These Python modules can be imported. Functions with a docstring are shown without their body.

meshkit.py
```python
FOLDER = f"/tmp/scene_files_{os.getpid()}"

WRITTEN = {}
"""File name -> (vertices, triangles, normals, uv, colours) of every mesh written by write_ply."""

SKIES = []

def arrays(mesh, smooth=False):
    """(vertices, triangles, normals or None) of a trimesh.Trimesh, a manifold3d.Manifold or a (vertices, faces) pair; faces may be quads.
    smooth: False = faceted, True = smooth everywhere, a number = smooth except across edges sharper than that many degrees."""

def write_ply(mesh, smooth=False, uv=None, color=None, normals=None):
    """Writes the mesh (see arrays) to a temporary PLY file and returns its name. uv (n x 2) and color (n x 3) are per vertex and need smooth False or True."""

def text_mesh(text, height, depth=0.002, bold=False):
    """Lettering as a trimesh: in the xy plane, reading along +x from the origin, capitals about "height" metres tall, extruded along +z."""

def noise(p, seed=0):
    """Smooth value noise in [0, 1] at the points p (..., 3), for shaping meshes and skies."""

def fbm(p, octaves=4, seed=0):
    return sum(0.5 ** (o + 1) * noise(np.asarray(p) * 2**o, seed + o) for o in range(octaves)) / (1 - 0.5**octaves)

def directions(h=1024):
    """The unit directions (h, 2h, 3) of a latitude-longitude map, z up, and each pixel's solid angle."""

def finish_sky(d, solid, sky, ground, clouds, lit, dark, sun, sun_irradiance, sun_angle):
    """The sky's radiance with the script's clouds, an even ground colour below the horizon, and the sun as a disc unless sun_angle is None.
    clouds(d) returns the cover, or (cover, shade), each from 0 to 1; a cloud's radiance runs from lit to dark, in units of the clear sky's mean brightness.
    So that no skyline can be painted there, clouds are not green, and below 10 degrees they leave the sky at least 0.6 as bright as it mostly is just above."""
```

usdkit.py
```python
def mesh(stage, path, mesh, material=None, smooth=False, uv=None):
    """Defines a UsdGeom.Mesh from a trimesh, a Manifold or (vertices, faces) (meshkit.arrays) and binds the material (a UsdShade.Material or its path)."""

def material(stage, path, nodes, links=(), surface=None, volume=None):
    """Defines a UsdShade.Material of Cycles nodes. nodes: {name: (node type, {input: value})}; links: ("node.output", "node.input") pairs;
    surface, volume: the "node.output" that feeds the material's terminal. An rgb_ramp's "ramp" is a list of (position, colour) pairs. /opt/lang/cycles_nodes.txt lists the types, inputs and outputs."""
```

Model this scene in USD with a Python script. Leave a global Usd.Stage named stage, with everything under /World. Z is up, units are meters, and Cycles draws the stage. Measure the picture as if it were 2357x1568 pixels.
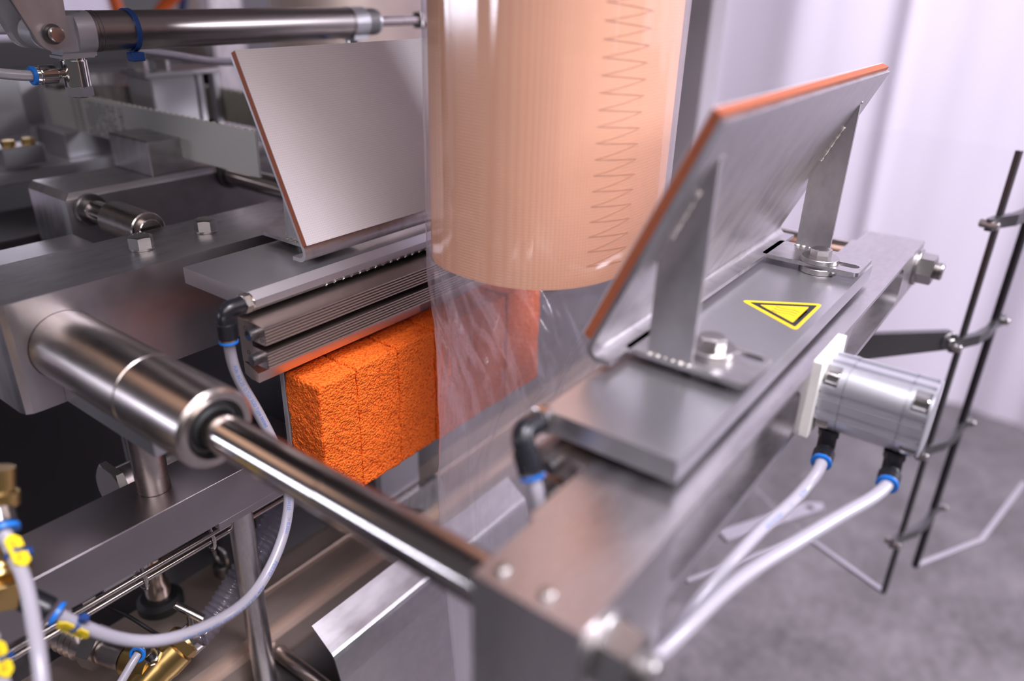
import math, numpy as np, trimesh, manifold3d as m3, usdkit, meshkit
from pxr import Usd, UsdGeom, UsdLux, UsdShade, Gf, Sdf
from shapely.geometry import Polygon, Point, LineString, box as sbox
from shapely import affinity
from shapely.ops import unary_union
from scipy.interpolate import CubicSpline

stage = Usd.Stage.CreateInMemory()
UsdGeom.SetStageUpAxis(stage, UsdGeom.Tokens.z)
UsdGeom.SetStageMetersPerUnit(stage, 1.0)
UsdGeom.Xform.Define(stage, '/World')
UsdGeom.Scope.Define(stage, '/World/Looks')
rng = np.random.default_rng(7)
EYE = 1.45            # machine coordinates below are in millimetres, origin at eye height: x along the beams, y along the guide rods, z up
# ------------------------------------------------------------------ camera, light, exposure
RC = np.array([[0.59829018, -0.80085327, 0.02613245], [-0.32958144, -0.27568401, -0.90298084], [0.73035946, 0.53163179, -0.42888541]])
cam = UsdGeom.Camera.Define(stage, '/World/camera')
M = np.eye(4); M[:3, 0] = RC[0]; M[:3, 1] = -RC[1]; M[:3, 2] = -RC[2]; M[:3, 3] = (0, 0, EYE)
cam.AddTransformOp().Set(Gf.Matrix4d(*M.T.ravel().tolist()))
cam.CreateHorizontalApertureAttr(36.0); cam.CreateVerticalApertureAttr(36.0 * 1568 / 2357)
cam.CreateFocalLengthAttr(36.0 * 1762.0 / 2357)
cam.CreateClippingRangeAttr(Gf.Vec2f(0.02, 100))
cam.CreateFStopAttr(2.4); cam.CreateFocusDistanceAttr(0.595)
cam.CreateExposureAttr(0.0)

dome = UsdLux.DomeLight.Define(stage, '/World/hall_ambient'); dome.CreateIntensityAttr(0.03); dome.CreateColorAttr(Gf.Vec3f(0.95, 0.88, 1.0))
def rect_lamp(name, pos, target, w, h, inten, col):
    l = UsdLux.RectLight.Define(stage, '/World/' + name)
    l.CreateWidthAttr(w); l.CreateHeightAttr(h); l.CreateIntensityAttr(inten); l.CreateColorAttr(Gf.Vec3f(*col))
    p, t = np.array(pos, float), np.array(target, float); b = p - t; b /= np.linalg.norm(b)
    r = np.cross((0, 0, 1), b); r = np.array([1., 0, 0]) if np.linalg.norm(r) < 1e-6 else r / np.linalg.norm(r); u = np.cross(b, r)
    T = np.eye(4); T[:3, 0] = r; T[:3, 1] = u; T[:3, 2] = b; T[:3, 3] = p
    l.AddTransformOp().Set(Gf.Matrix4d(*T.T.ravel().tolist()))
rect_lamp('stage_lamp', (2.0, -2.25, 2.42), (0.45, 0.3, 1.3), 0.6, 0.6, 56, (0.92, 0.90, 1.0))
rect_lamp('hall_lamp_front', (-0.5, -1.65, 3.6), (0.2, 0.3, 1.1), 4.4, 1.5, 5.2, (1.0, 0.92, 0.93))
rect_lamp('warm_lamp', (-0.9, 2.6, 3.0), (0.4, 0.6, 1.1), 1.2, 0.8, 0.9, (1.0, 0.60, 0.40))
rect_lamp('side_lamp', (-2.6, 2.7, 1.40), (0.2, 0.3, 1.2), 1.8, 0.30, 15.0, (0.80, 0.82, 1.0))
rect_lamp('curtain_lamp', (0.2, -1.2, 4.4), (3.0, 1.9, 1.0), 1.8, 0.6, 62, (0.90, 0.86, 1.0))

# ------------------------------------------------------------------ materials
Lk = '/World/Looks/'
MAT = {}
def mat(name, nodes, links, surf):
    MAT[name] = usdkit.material(stage, Lk + name, nodes, links, surface=surf)
def plain(name, col, rough=0.5, metal=0.0, noise=0.0, nscale=60.0, stretch=(1, 1, 1), bump=0.0, rvar=0.0, **kw):
    n = {'p': ('principled_bsdf', dict(base_color=col, roughness=rough, metallic=metal, **kw))}; l = []
    if noise or bump or rvar:
        n['g'] = ('geometry', {}); n['mp'] = ('mapping', dict(scale=stretch)); n['n'] = ('noise_texture', dict(scale=nscale, detail=4.0, roughness=0.6))
        l += [('g.position', 'mp.vector'), ('mp.vector', 'n.vector')]
    if noise:
        c = np.array(col); n['r'] = ('rgb_ramp', {'ramp': [(0.25, tuple(c * (1 - noise))), (0.75, tuple(np.minimum(c * (1 + noise), 1)))]})
        l += [('n.fac', 'r.fac'), ('r.color', 'p.base_color')]
    if rvar:
        n['m'] = ('map_range', dict(from_min=0.3, from_max=0.7, to_min=max(rough - rvar, 0.02), to_max=rough + rvar)); l += [('n.fac', 'm.value'), ('m.result', 'p.roughness')]
    if bump:
        n['b'] = ('bump', dict(strength=bump, distance=0.0006)); l += [('n.fac', 'b.height'), ('b.normal', 'p.normal')]
    mat(name, n, l, 'p.BSDF')
plain('machined_aluminium', (0.53, 0.505, 0.52), 0.34, 1.0, noise=0.10, nscale=9, stretch=(1, 3, 1), rvar=0.08)
plain('satin_aluminium', (0.56, 0.55, 0.575), 0.33, 0.93, noise=0.04, nscale=20)
plain('anodised_grey', (0.50, 0.49, 0.52), 0.42, 0.7, noise=0.05, nscale=15)
plain('brushed_steel', (0.58, 0.55, 0.54), 0.30, 1.0, noise=0.16, nscale=14, stretch=(6, 1, 1), rvar=0.10)
plain('sheet_steel', (0.54, 0.52, 0.53), 0.36, 1.0, noise=0.08, nscale=26, stretch=(1.5, 1, 0.6), rvar=0.06)
plain('rail_aluminium', (0.34, 0.31, 0.325), 0.36, 1.0, noise=0.05, nscale=15)
plain('jaw_steel', (0.66, 0.58, 0.53), 0.30, 1.0)
plain('cylinder_steel', (0.38, 0.345, 0.33), 0.30, 1.0, noise=0.04, nscale=20, stretch=(1, 8, 8))
plain('cast_aluminium', (0.58, 0.58, 0.62), 0.42, 0.85)
plain('pale_paint', (0.36, 0.33, 0.37), 0.5)
plain('tray_steel', (0.52, 0.42, 0.36), 0.45, 0.75, noise=0.10, nscale=10, stretch=(1, 6, 1))
plain('turned_steel', (0.50, 0.445, 0.42), 0.27, 1.0, noise=0.06, nscale=12, stretch=(4, 1, 4), rvar=0.05)
plain('polished_steel', (0.60, 0.55, 0.52), 0.14, 1.0)
plain('bolt_steel', (0.47, 0.45, 0.44), 0.30, 1.0)
plain('nickel', (0.70, 0.67, 0.63), 0.12, 1.0)
plain('dark_steel', (0.16, 0.155, 0.16), 0.33, 0.9)
plain('black_plastic', (0.012, 0.012, 0.016), 0.30)
plain('black_rubber', (0.010, 0.010, 0.011), 0.6)
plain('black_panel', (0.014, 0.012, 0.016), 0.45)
plain('dark_grey_paint', (0.075, 0.075, 0.085), 0.5)
plain('blue_plastic', (0.01, 0.17, 0.62), 0.35)
plain('dark_blue_plastic', (0.012, 0.05, 0.20), 0.4)
plain('orange_plastic', (0.75, 0.13, 0.02), 0.4)
plain('silicone_orange', (0.33, 0.082, 0.028), 0.6, noise=0.12, nscale=200)
plain('white_plastic', (0.82, 0.81, 0.76), 0.5, noise=0.03, nscale=80)
plain('cream_belt', (0.52, 0.49, 0.42), 0.5)
plain('belt_face', (0.50, 0.50, 0.48), 0.35)
plain('yellow_label', (0.90, 0.58, 0.01), 0.4)
plain('yellow_tag', (0.85, 0.64, 0.015), 0.45)
plain('black_print', (0.015, 0.015, 0.018), 0.5)
plain('blue_print', (0.03, 0.14, 0.48), 0.5)
plain('seam_thread', (0.50, 0.24, 0.10), 0.7)
plain('brass', (0.62, 0.42, 0.16), 0.28, 1.0, noise=0.10, nscale=40)
plain('hose_white', (0.40, 0.38, 0.43), 0.22, transmission_weight=0.12, subsurface_weight=0.0)
plain('weld', (0.60, 0.57, 0.52), 0.3, 0.9, bump=0.8, nscale=900)
plain('conc', (0.20, 0.185, 0.20), 0.75)
# concrete
mat('concrete', {'g': ('geometry', {}), 'n1': ('noise_texture', dict(scale=5.0, detail=6.0, roughness=0.65)), 'n2': ('noise_texture', dict(scale=38.0, detail=3.0, roughness=0.6)),
    'mx': ('mix_float', dict(fac=0.38)), 'r': ('rgb_ramp', {'ramp': [(0.36, (0.085, 0.078, 0.083)), (0.5, (0.155, 0.14, 0.148)), (0.62, (0.21, 0.192, 0.20))]}),
    'b': ('bump', dict(strength=0.3, distance=0.003)), 'p': ('principled_bsdf', dict(roughness=0.6))},
    [('g.position', 'n1.vector'), ('g.position', 'n2.vector'), ('n1.fac', 'mx.a'), ('n2.fac', 'mx.b'), ('mx.result', 'r.fac'), ('r.color', 'p.base_color'), ('n2.fac', 'b.height'), ('b.normal', 'p.normal')], 'p.BSDF')
mat('curtain_cloth', {'d': ('principled_bsdf', dict(base_color=(0.84, 0.78, 0.88), roughness=0.8)), 't': ('translucent_bsdf', dict(color=(0.84, 0.78, 0.88))), 'm': ('mix_closure', dict(fac=0.2))},
    [('d.BSDF', 'm.closure1'), ('t.BSDF', 'm.closure2')], 'm.closure')
# sponge: pores from voronoi, deep bump
mat('orange_sponge', {'g': ('geometry', {}), 'v': ('voronoi_texture', dict(scale=560.0)), 'n': ('noise_texture', dict(scale=700.0, detail=2.0)), 'ad': ('math', dict(math_type='multiply_add', value2=0.5)),
    'r': ('rgb_ramp', {'ramp': [(0.0, (0.98, 0.20, 0.025)), (0.88, (0.95, 0.17, 0.015)), (1.0, (0.68, 0.075, 0.006))]}),
    'b': ('bump', dict(strength=1.0, distance=0.0011, invert=True)), 'p': ('principled_bsdf', dict(roughness=0.75, specular_ior_level=0.25))},
    [('g.position', 'v.vector'), ('g.position', 'n.vector'), ('n.fac', 'ad.value1'), ('v.distance', 'ad.value3'), ('ad.value', 'r.fac'), ('r.color', 'p.base_color'), ('v.distance', 'b.height'), ('b.normal', 'p.normal')], 'p.BSDF')
# woven cloths: two crossed sine waves
def cloth(name, c0, c1, sc, rough, rot):
    mat(name, {'t': ('geometry', {}), 'mp': ('mapping', dict(rotation=rot)), 'w1': ('wave_texture', dict(scale=sc, bands_direction='x')), 'w2': ('wave_texture', dict(scale=sc, bands_direction='z')),
        'mu': ('math', dict(math_type='multiply')), 'n': ('noise_texture', dict(scale=14.0, detail=3.0)), 'r': ('rgb_ramp', {'ramp': [(0.0, c0), (0.6, c1)]}), 'r2': ('rgb_ramp', {'ramp': [(0.3, (0.93, 0.93, 0.93)), (0.7, (1, 1, 1))]}),
        'mc': ('mix', dict(mix_type='multiply', fac=1.0)), 'b': ('bump', dict(strength=0.25, distance=0.0003)), 'p': ('principled_bsdf', dict(roughness=rough, specular_ior_level=0.35))},
        [('t.position', 'mp.vector'), ('mp.vector', 'w1.vector'), ('mp.vector', 'w2.vector'), ('w1.fac', 'mu.value1'), ('w2.fac', 'mu.value2'), ('mu.value', 'r.fac'), ('t.position', 'n.vector'), ('n.fac', 'r2.fac'),
         ('r.color', 'mc.color1'), ('r2.color', 'mc.color2'), ('mc.color', 'p.base_color'), ('mu.value', 'b.height'), ('b.normal', 'p.normal')], 'p.BSDF')
cloth('white_cloth', (0.50, 0.455, 0.46), (0.58, 0.53, 0.535), 180.0, 0.5, (0.42, 0, 0))
cloth('beige_cloth', (0.74, 0.37, 0.195), (0.81, 0.44, 0.25), 150.0, 0.55, (0, 0, 0))
# thin clear film and acrylic panes: sunlight passes, edges gleam
def pane(name, tint, base, edge, rough, haze, hazecol):
    mat(name, {'w': ('layer_weight', dict(blend=0.5)), 'pw': ('math', dict(math_type='power', value2=4.0)), 'f': ('math', dict(math_type='multiply_add', value2=edge, value3=base)), 't': ('transparent_bsdf', dict(color=tint)), 'g': ('glossy_bsdf', dict(color=(1, 1, 1), roughness=rough)), 'd': ('translucent_bsdf', dict(color=hazecol)), 'd2': ('diffuse_bsdf', dict(color=hazecol)),
        'dm': ('mix_closure', dict(fac=0.6)), 'm0': ('mix_closure', dict(fac=haze)), 'm': ('mix_closure', {})},
        [('w.facing', 'pw.value1'), ('pw.value', 'f.value1'), ('d.BSDF', 'dm.closure1'), ('d2.BSDF', 'dm.closure2'), ('t.BSDF', 'm0.closure1'), ('dm.closure', 'm0.closure2'), ('f.value', 'm.fac'), ('m0.closure', 'm.closure1'), ('g.BSDF', 'm.closure2')], 'm.closure')
pane('clear_film', (0.975, 0.97, 0.98), 0.085, 0.40, 0.12, 0.13, (0.80, 0.76, 0.86))
pane('acrylic', (0.994, 0.994, 0.996), 0.008, 0.10, 0.03, 0.001, (0.7, 0.7, 0.75))
pane('clear_hose', (0.86, 0.84, 0.90), 0.04, 0.3, 0.08, 0.12, (0.5, 0.5, 0.6))

# ------------------------------------------------------------------ geometry helpers (all in mm)
X, Y, Z = np.eye(3)
def cat(*ms):
    return trimesh.util.concatenate([m for m in ms if m is not None])
def man(t):
    t = trimesh.Trimesh(np.round(t.vertices, 5), t.faces, process=True)
    return m3.Manifold(m3.Mesh(np.asarray(t.vertices, np.float32), np.asarray(t.faces, np.uint32)))
def tri(m):
    q = m.to_mesh(); return trimesh.Trimesh(q.vert_properties[:, :3], q.tri_verts, process=False)
def cut(a, *bs):
    m = man(a)
    for b in bs: m = m - man(b)
    return tri(m)
def bx(x0, x1, y0, y1, z0, z1, b=0.6):
    lo, hi = np.minimum((x0, y0, z0), (x1, y1, z1)), np.maximum((x0, y0, z0), (x1, y1, z1))
    b = min(b, (hi - lo).min() * 0.3)
    P = []
    for k in np.ndindex(2, 2, 2):
        c = np.where(k, hi, lo).astype(float); s = np.where(k, -1.0, 1.0)
        for a in range(3):
            q = c + s * b; q[a] = c[a]; P.append(q)
    return trimesh.convex.convex_hull(np.array(P))
def frame(d):
    d = np.asarray(d, float); d = d / np.linalg.norm(d)
    a = np.cross(Z if abs(d[2]) < 0.9 else X, d); a /= np.linalg.norm(a)
    return a, np.cross(d, a), d
def lathe(p, d, prof, n=48):
    """prof: (distance along d, radius) pairs; closed at the axis where radius is 0."""
    a, b, d = frame(d); p = np.asarray(p, float); V, F = [], []
    th = np.arange(n) / n * 2 * np.pi; ring = np.cos(th)[:, None] * a + np.sin(th)[:, None] * b
    for t, r in prof: V.append(p + d * t + ring * r)
    for i in range(len(prof) - 1):
        for j in range(n):
            k = (j + 1) % n; F += [[i * n + j, i * n + k, (i + 1) * n + k], [i * n + j, (i + 1) * n + k, (i + 1) * n + j]]
    m = trimesh.Trimesh(np.vstack(V), F, process=False)
    m.merge_vertices(); m.update_faces(m.nondegenerate_faces()); return m
def cyl(p, q, r, c=0.5, n=48):
    p, q = np.asarray(p, float), np.asarray(q, float); L = np.linalg.norm(q - p); c = min(c, r * 0.4, L * 0.3)
    return lathe(p, q - p, [(0, 0), (0, r - c), (c, r), (L - c, r), (L, r - c), (L, 0)], n)
def pipe(p, q, r, ri, c=0.5, n=48):
    p, q = np.asarray(p, float), np.asarray(q, float); L = np.linalg.norm(q - p)
    return lathe(p, q - p, [(0, ri), (0, r - c), (c, r), (L - c, r), (L, r - c), (L, ri), (0, ri)], n)
def prism(poly, axis, a0, a1):
    """extrude a shapely polygon: axis 'x' -> polygon in (y,z), 'y' -> (x,z), 'z' -> (x,y)."""
    m = trimesh.creation.extrude_polygon(poly, abs(a1 - a0), engine='earcut'); v = m.vertices.copy(); t = v[:, 2] + min(a0, a1)
    if axis == 'x': m.vertices = np.stack([t, v[:, 0], v[:, 1]], 1)
    elif axis == 'y': m.vertices = np.stack([v[:, 0], t, v[:, 1]], 1); m.invert()
    else: m.vertices = np.stack([v[:, 0], v[:, 1], t], 1)
    return m
def hexa(p, d, af, h, ch=0.8, rot=0.0):
    """hexagon head with a turned chamfer on its outer end."""
    a, b, d = frame(d); p = np.asarray(p, float); R = af / 2 / math.cos(math.pi / 6)
    th = np.arange(6) / 6 * 2 * np.pi + rot
    pr = trimesh.convex.convex_hull(np.vstack([p + np.cos(t) * R * a + np.sin(t) * R * b + d * s for t in th for s in (0, h)]))
    cone = lathe(p - d * 0.01, d, [(0, 0), (0, R * 1.05), (h - ch, R * 1.05), (h + 0.01, R * 1.05 - ch * 2.2), (h + 0.01, 0)], 48)
    return tri(man(pr) ^ man(cone))
def smooth_path(P, step=3.0):
    P = np.asarray(P, float); s = np.r_[0, np.cumsum(np.linalg.norm(np.diff(P, axis=0), axis=1))]
    f = CubicSpline(s, P); n = max(int(s[-1] / step), 4); return f(np.linspace(0, s[-1], n))
def frames(path):
    T = np.gradient(path, axis=0); T /= np.linalg.norm(T, axis=1)[:, None]
    a, b, _ = frame(T[0]); A = [a]
    for t in T[1:]:
        a = A[-1] - t * (A[-1] @ t); A.append(a / np.linalg.norm(a))
    A = np.array(A); return T, A, np.cross(T, A)
def sweep(path, r, n=20):
    path = np.asarray(path, float); T, A, B = frames(path); th = np.arange(n) / n * 2 * np.pi
    rr = np.broadcast_to(r, len(path))
    V = [path[i] + rr[i] * (np.cos(th)[:, None] * A[i] + np.sin(th)[:, None] * B[i]) for i in range(len(path))]; F = []
    for i in range(len(path) - 1):
        for j in range(n):
            k = (j + 1) % n; F += [[i * n + j, i * n + k, (i + 1) * n + k], [i * n + j, (i + 1) * n + k, (i + 1) * n + j]]
    V = np.vstack(V + [path[:1], path[-1:]]); c0 = len(V) - 2
    for j in range(n):
        k = (j + 1) % n; F += [[c0, k, j], [c0 + 1, (len(path) - 1) * n + j, (len(path) - 1) * n + k]]
    return trimesh.Trimesh(V, F, process=False)
def rbox2(x0, x1, y0, y1, r):
    return sbox(x0 + r, y0 + r, x1 - r, y1 - r).buffer(r, 8)
def slot2(x0, x1, y0, y1):
    return LineString([(x0 + (y1 - y0) / 2, (y0 + y1) / 2), (x1 - (y1 - y0) / 2, (y0 + y1) / 2)]).buffer((y1 - y0) / 2, 16)
def map_text(t, h, o, u, v, depth=0.06):
    """flat lettering at o, reading along u, up along v."""
    m = meshkit.text_mesh(t, h, depth); w = np.cross(u, v); V = m.vertices
    m.vertices = np.asarray(o) + V[:, :1] * u + V[:, 1:2] * v + V[:, 2:] * w; return m
def sub(m, n=1):
    for _ in range(n): m = m.subdivide()
    return m

# ------------------------------------------------------------------ scene tree helpers
USED = {}
def numbered(parent, name):
    k = USED.get((parent, name), 0); USED[(parent, name)] = k + 1
    return parent + '/' + (name if k == 0 else f'{name}_{k:03d}')
def meta(prim, label=None, cat_=None, group=None, kind=None):
    for k, v in (('label', label), ('category', cat_), ('group', group), ('kind', kind)):
        if v: prim.SetCustomDataByKey(k, v)
def world(v):
    return np.asarray(v, float) * 0.001 + (0, 0, EYE)
class Thing:
    def __init__(s, name, label=None, category=None, group=None, kind=None):
        s.name, s.meta, s.parts = name, (label, category, group, kind), []
    def add(s, name, mesh, material, smooth=32, label=None, under=None, kind=None):
        s.parts.append((name, mesh, material, smooth, label, under, kind)); return len(s.parts) - 1
    def done(s):
        V = np.vstack([world(p[1].vertices) for p in s.parts]); lo, hi = V.min(0), V.max(0)
        base = np.array([(lo[0] + hi[0]) / 2, (lo[1] + hi[1]) / 2, lo[2]])
        path = numbered('/World', s.name)
        if len(s.parts) == 1:
            _, m, mt, sm, *_ = s.parts[0]
            q = m.copy(); q.vertices = world(m.vertices) - base
            pm = usdkit.mesh(stage, path, q, MAT[mt], smooth=sm); pm.AddTranslateOp().Set(Gf.Vec3d(*base)); meta(pm.GetPrim(), *s.meta); return
        x = UsdGeom.Xform.Define(stage, path); x.AddTranslateOp().Set(Gf.Vec3d(*base)); meta(x.GetPrim(), *s.meta)
        at = []
        for n, m, mt, sm, lb, un, kd in s.parts:
            pp = numbered(path if un is None else at[un], n); at.append(pp)
            q = m.copy(); q.vertices = world(m.vertices) - base
            pm = usdkit.mesh(stage, pp, q, MAT[mt], smooth=sm); meta(pm.GetPrim(), lb, None, None, kd)
def one(name, mesh, material, label, category, group=None, smooth=32, kind=None):
    t = Thing(name, label, category, group, kind); t.add(name, mesh, material, smooth); t.done()
#==BODY==
# ------------------------------------------------------------------ the setting
def floor_mesh():
    return bx(-5000, 6500, -4500, 7000, -1500, -1450, 0.1)
one('floor', floor_mesh(), 'concrete', None, None, kind='structure', smooth=False)
def drape(y0, y1, x0, seed, z0=-1449, z1=2300, swap=False, tilt=0.0):
    ny, nz = 420, 26
    s = np.linspace(y0, y1, ny); zz = np.linspace(z0, z1, nz); S, ZZ = np.meshgrid(s, zz, indexing='ij')
    q = np.stack([S / 420.0, ZZ / 2600.0, np.full_like(S, seed)], -1)
    d = 150 * (meshkit.fbm(q, 2, seed) - 0.5) + 70 * (meshkit.noise(q * [3.1, 1.0, 1], seed + 9) - 0.5) + 5 * np.sin(S / 90.0 + 4 * meshkit.noise(q, seed + 4))
    # sewn hems: narrow doubled pleats
    for c in (-120.0, 560.0, 1240.0, 1900.0, 2700.0):
        d += -26 * np.exp(-((S - c - 0.02 * (ZZ - z0)) / 26) ** 2)
    P = np.stack([x0 + d + tilt * S, S, ZZ], -1)
    if swap: P = np.stack([S, x0 + d, ZZ], -1)
    Q = P.copy(); Q[..., 1 if swap else 0] += 3
    idx = np.arange(ny * nz).reshape(ny, nz); a, b, c, e = idx[:-1, :-1], idx[1:, :-1], idx[1:, 1:], idx[:-1, 1:]
    F = np.concatenate([np.stack([a, b, c], -1).reshape(-1, 3), np.stack([a, c, e], -1).reshape(-1, 3)])
    return trimesh.Trimesh(np.vstack([P.reshape(-1, 3), Q.reshape(-1, 3)]), np.vstack([F[:, ::-1], F + ny * nz]), process=False)
one('drape', drape(-3200, 4100, 3080, 3, tilt=-0.12), 'curtain_cloth', 'tall white cloth drape hanging in folds at the right, touching the concrete floor', 'curtain', smooth=True)
one('drape', drape(-3500, 2250, 4300, 5, z1=-40, swap=True), 'curtain_cloth', 'white cloth drape glimpsed in small bright gaps at the top left behind the cylinder', 'curtain', smooth=True)

# ------------------------------------------------------------------ machine-side beam (stands behind the sponge) and its guide housing
YB0, YB1, ZB0, ZB1 = 531.0, 612.0, -281.0, -200.0
prof = Polygon([(166.5, YB0 + 9), (168, YB0 + 3), (172, YB0 + .5), (178, YB0), (1050, YB0), (1050, YB1), (166.5, YB1)])
beam = prism(prof, 'z', ZB0, ZB1)
beam = cut(beam, cyl((203, YB0 - 5, -239.5), (203, YB1 + 5, -239.5), 25.3))
t = Thing('cross_beam', 'heavy grey machined beam on the machine side, holding two hex bolts and the round housing', 'beam')
t.add('body', beam, 'machined_aluminium', 25)
t.done()
for i, (x, y, lab) in enumerate(((288.5, 571, 'hex head bolt on the grey beam, the lower left one of the two'), (347, 573.5, 'hex head bolt on the grey beam, the one nearer the tilted white board'))):
    t = Thing('hex_bolt', lab, 'bolt', 'two bolts on the machine side beam')
    t.add('head', hexa((x, y, ZB1 + 1.6), Z, 16.5, 9.5, 1.3, rot=0.35 + i * 0.5), 'bolt_steel', 25)
    t.add('washer', pipe((x, y, ZB1), (x, y, ZB1 + 1.7), 9.2, 4, 0.3), 'bolt_steel')
    marks = [map_text(c, 1.7, (x + 5.2 * math.cos(a), y + 5.2 * math.sin(a), ZB1 + 11.05), np.array([math.sin(a), -math.cos(a), 0]), np.array([math.cos(a), math.sin(a), 0]), 0.25) for c, a in (('A', 2.3), ('2', 1.8), ('-', 1.45), ('7', 1.1), ('0', 0.6))]
    t.add('head_marking', cat(*marks), 'bolt_steel', False)
    t.done()
AX, AZ = 203.0, -239.3
t = Thing('guide_bushing', 'thick shiny turned steel housing sticking out of the grey beam around the guide rod', 'housing')
ry = 355.5
t.add('sleeve', lathe((AX, YB0 - 0.5, AZ), -Y, [(0, 12.9), (0, 24.8), (106.5, 24.8), (107.2, 24.2), (107.2, 12.9)], 96), 'turned_steel', 30)
t.add('end_collar', lathe((AX, YB0 - 108.0, AZ), -Y, [(0, 13), (0, 24.0), (0.8, 24.8), (YB0 - 108 - ry - 2.2, 24.8), (YB0 - 108 - ry, 22.6), (YB0 - 108 - ry, 18.4), (YB0 - 108 - ry - 3, 17.6), (YB0 - 108 - ry - 3, 13)], 96), 'turned_steel', 30)
t.add('wiper_seal', lathe((AX, ry + 6, AZ), -Y, [(0, 13.2), (0, 17.8), (4.0, 17.8), (5.2, 16.5), (2.8, 14.6), (5.5, 13.6), (6.4, 12.6), (2, 12.5)], 96), 'black_rubber', 40)
t.done()
t = Thing('guide_rod', 'long polished steel rod from the round housing to the near end of the front beam', 'rod')
t.add('shaft', lathe((AX, 640, AZ), -Y, [(0, 0), (0, 11.4), (0.6, 12.0), (380.0, 12.0), (380.3, 11.8), (381.3, 11.8), (381.6, 12.0), (492, 12.0), (492, 0)], 96), 'polished_steel', 40)
t.done()

# ------------------------------------------------------------------ front cross beam with two milled slots
FX0, FX1, FY0, FY1, FZ0, FZ1 = 186.0, 806.0, 99.5, 152.0, -262.0, -219.0
fb = prism(Polygon([(FX0, FY0), (FX1, FY0), (FX1, FY1), (766, FY1), (764, FY1 + 3.5), (231, FY1 + 3.5), (229, FY1), (FX0, FY1)]), 'z', FZ0, FZ1)
near_block = bx(FX0, 262, FY0, FY1, -300, FZ1 - 5, 0.5)
fb = tri(man(fb) + man(near_block))
for a, b in ((262.5, 443), (549, 726.5)):
    fb = cut(fb, prism(rbox2(a, b, -257.2, -222.2, 14.0), 'y', FY0 - 3, FY0 + 19))
fb = cut(fb, *[cyl((195.2, y, -228), (195.2, y, -210), 3.4) for y in (143.5, 121.5)])
t = Thing('front_beam', 'silvery machined front beam with milled slots, running from the near corner to the curtain', 'beam')
t.add('body', fb, 'machined_aluminium', 25)
for y in (143.5, 121.5):
    t.add('clamp_screw', cut(lathe((195.2, y, -224.5), Z, [(0, 0), (0, 3.2), (7.2, 3.2), (7.8, 2.6), (7.8, 0)], 32), hexa((195.2, y, -219.5), Z, 2.6, 4, 0.1)), 'bolt_steel', 30)
t.done()
for i, (x, lab) in enumerate(((AX, 'large blurred hex nut on the near end of the front beam, reflecting orange'), (992 - AX, 'hex nut with threaded end on the far end of the front beam, before the curtain'))):
    t = Thing('hex_nut', lab, 'nut', 'large nuts ending the guide rods')
    z = -240.0
    t.add('washer', pipe((x, FY0, z), (x, FY0 - 3.2, z), 17.5, 10, 0.5), 'bolt_steel')
    t.add('nut', hexa((x, FY0 - 3.2, z), -Y, 25.5, 13.5, 1.6, rot=0.15), 'bolt_steel', 25)
    pr = [(0, 0), (0, 8)] + [(k * 0.75 + 0.3, 8.6 if k % 2 else 7.6) for k in range(9)] + [(7.2, 6.8), (7.2, 0)]
    t.add('thread', lathe((x, FY0 - 16.6, z), -Y, pr, 40), 'bolt_steel', 20)
    t.done()
t = Thing('far_guide_rod', 'polished guide rod behind the tilted steel plate at the far end of the front beam', 'rod')
t.add('shaft', lathe((992 - AX, 640, -240), -Y, [(0, 0), (0, 11.5), (0.6, 12), (488, 12), (488, 0)], 64), 'polished_steel', 40)
t.done()

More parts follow.
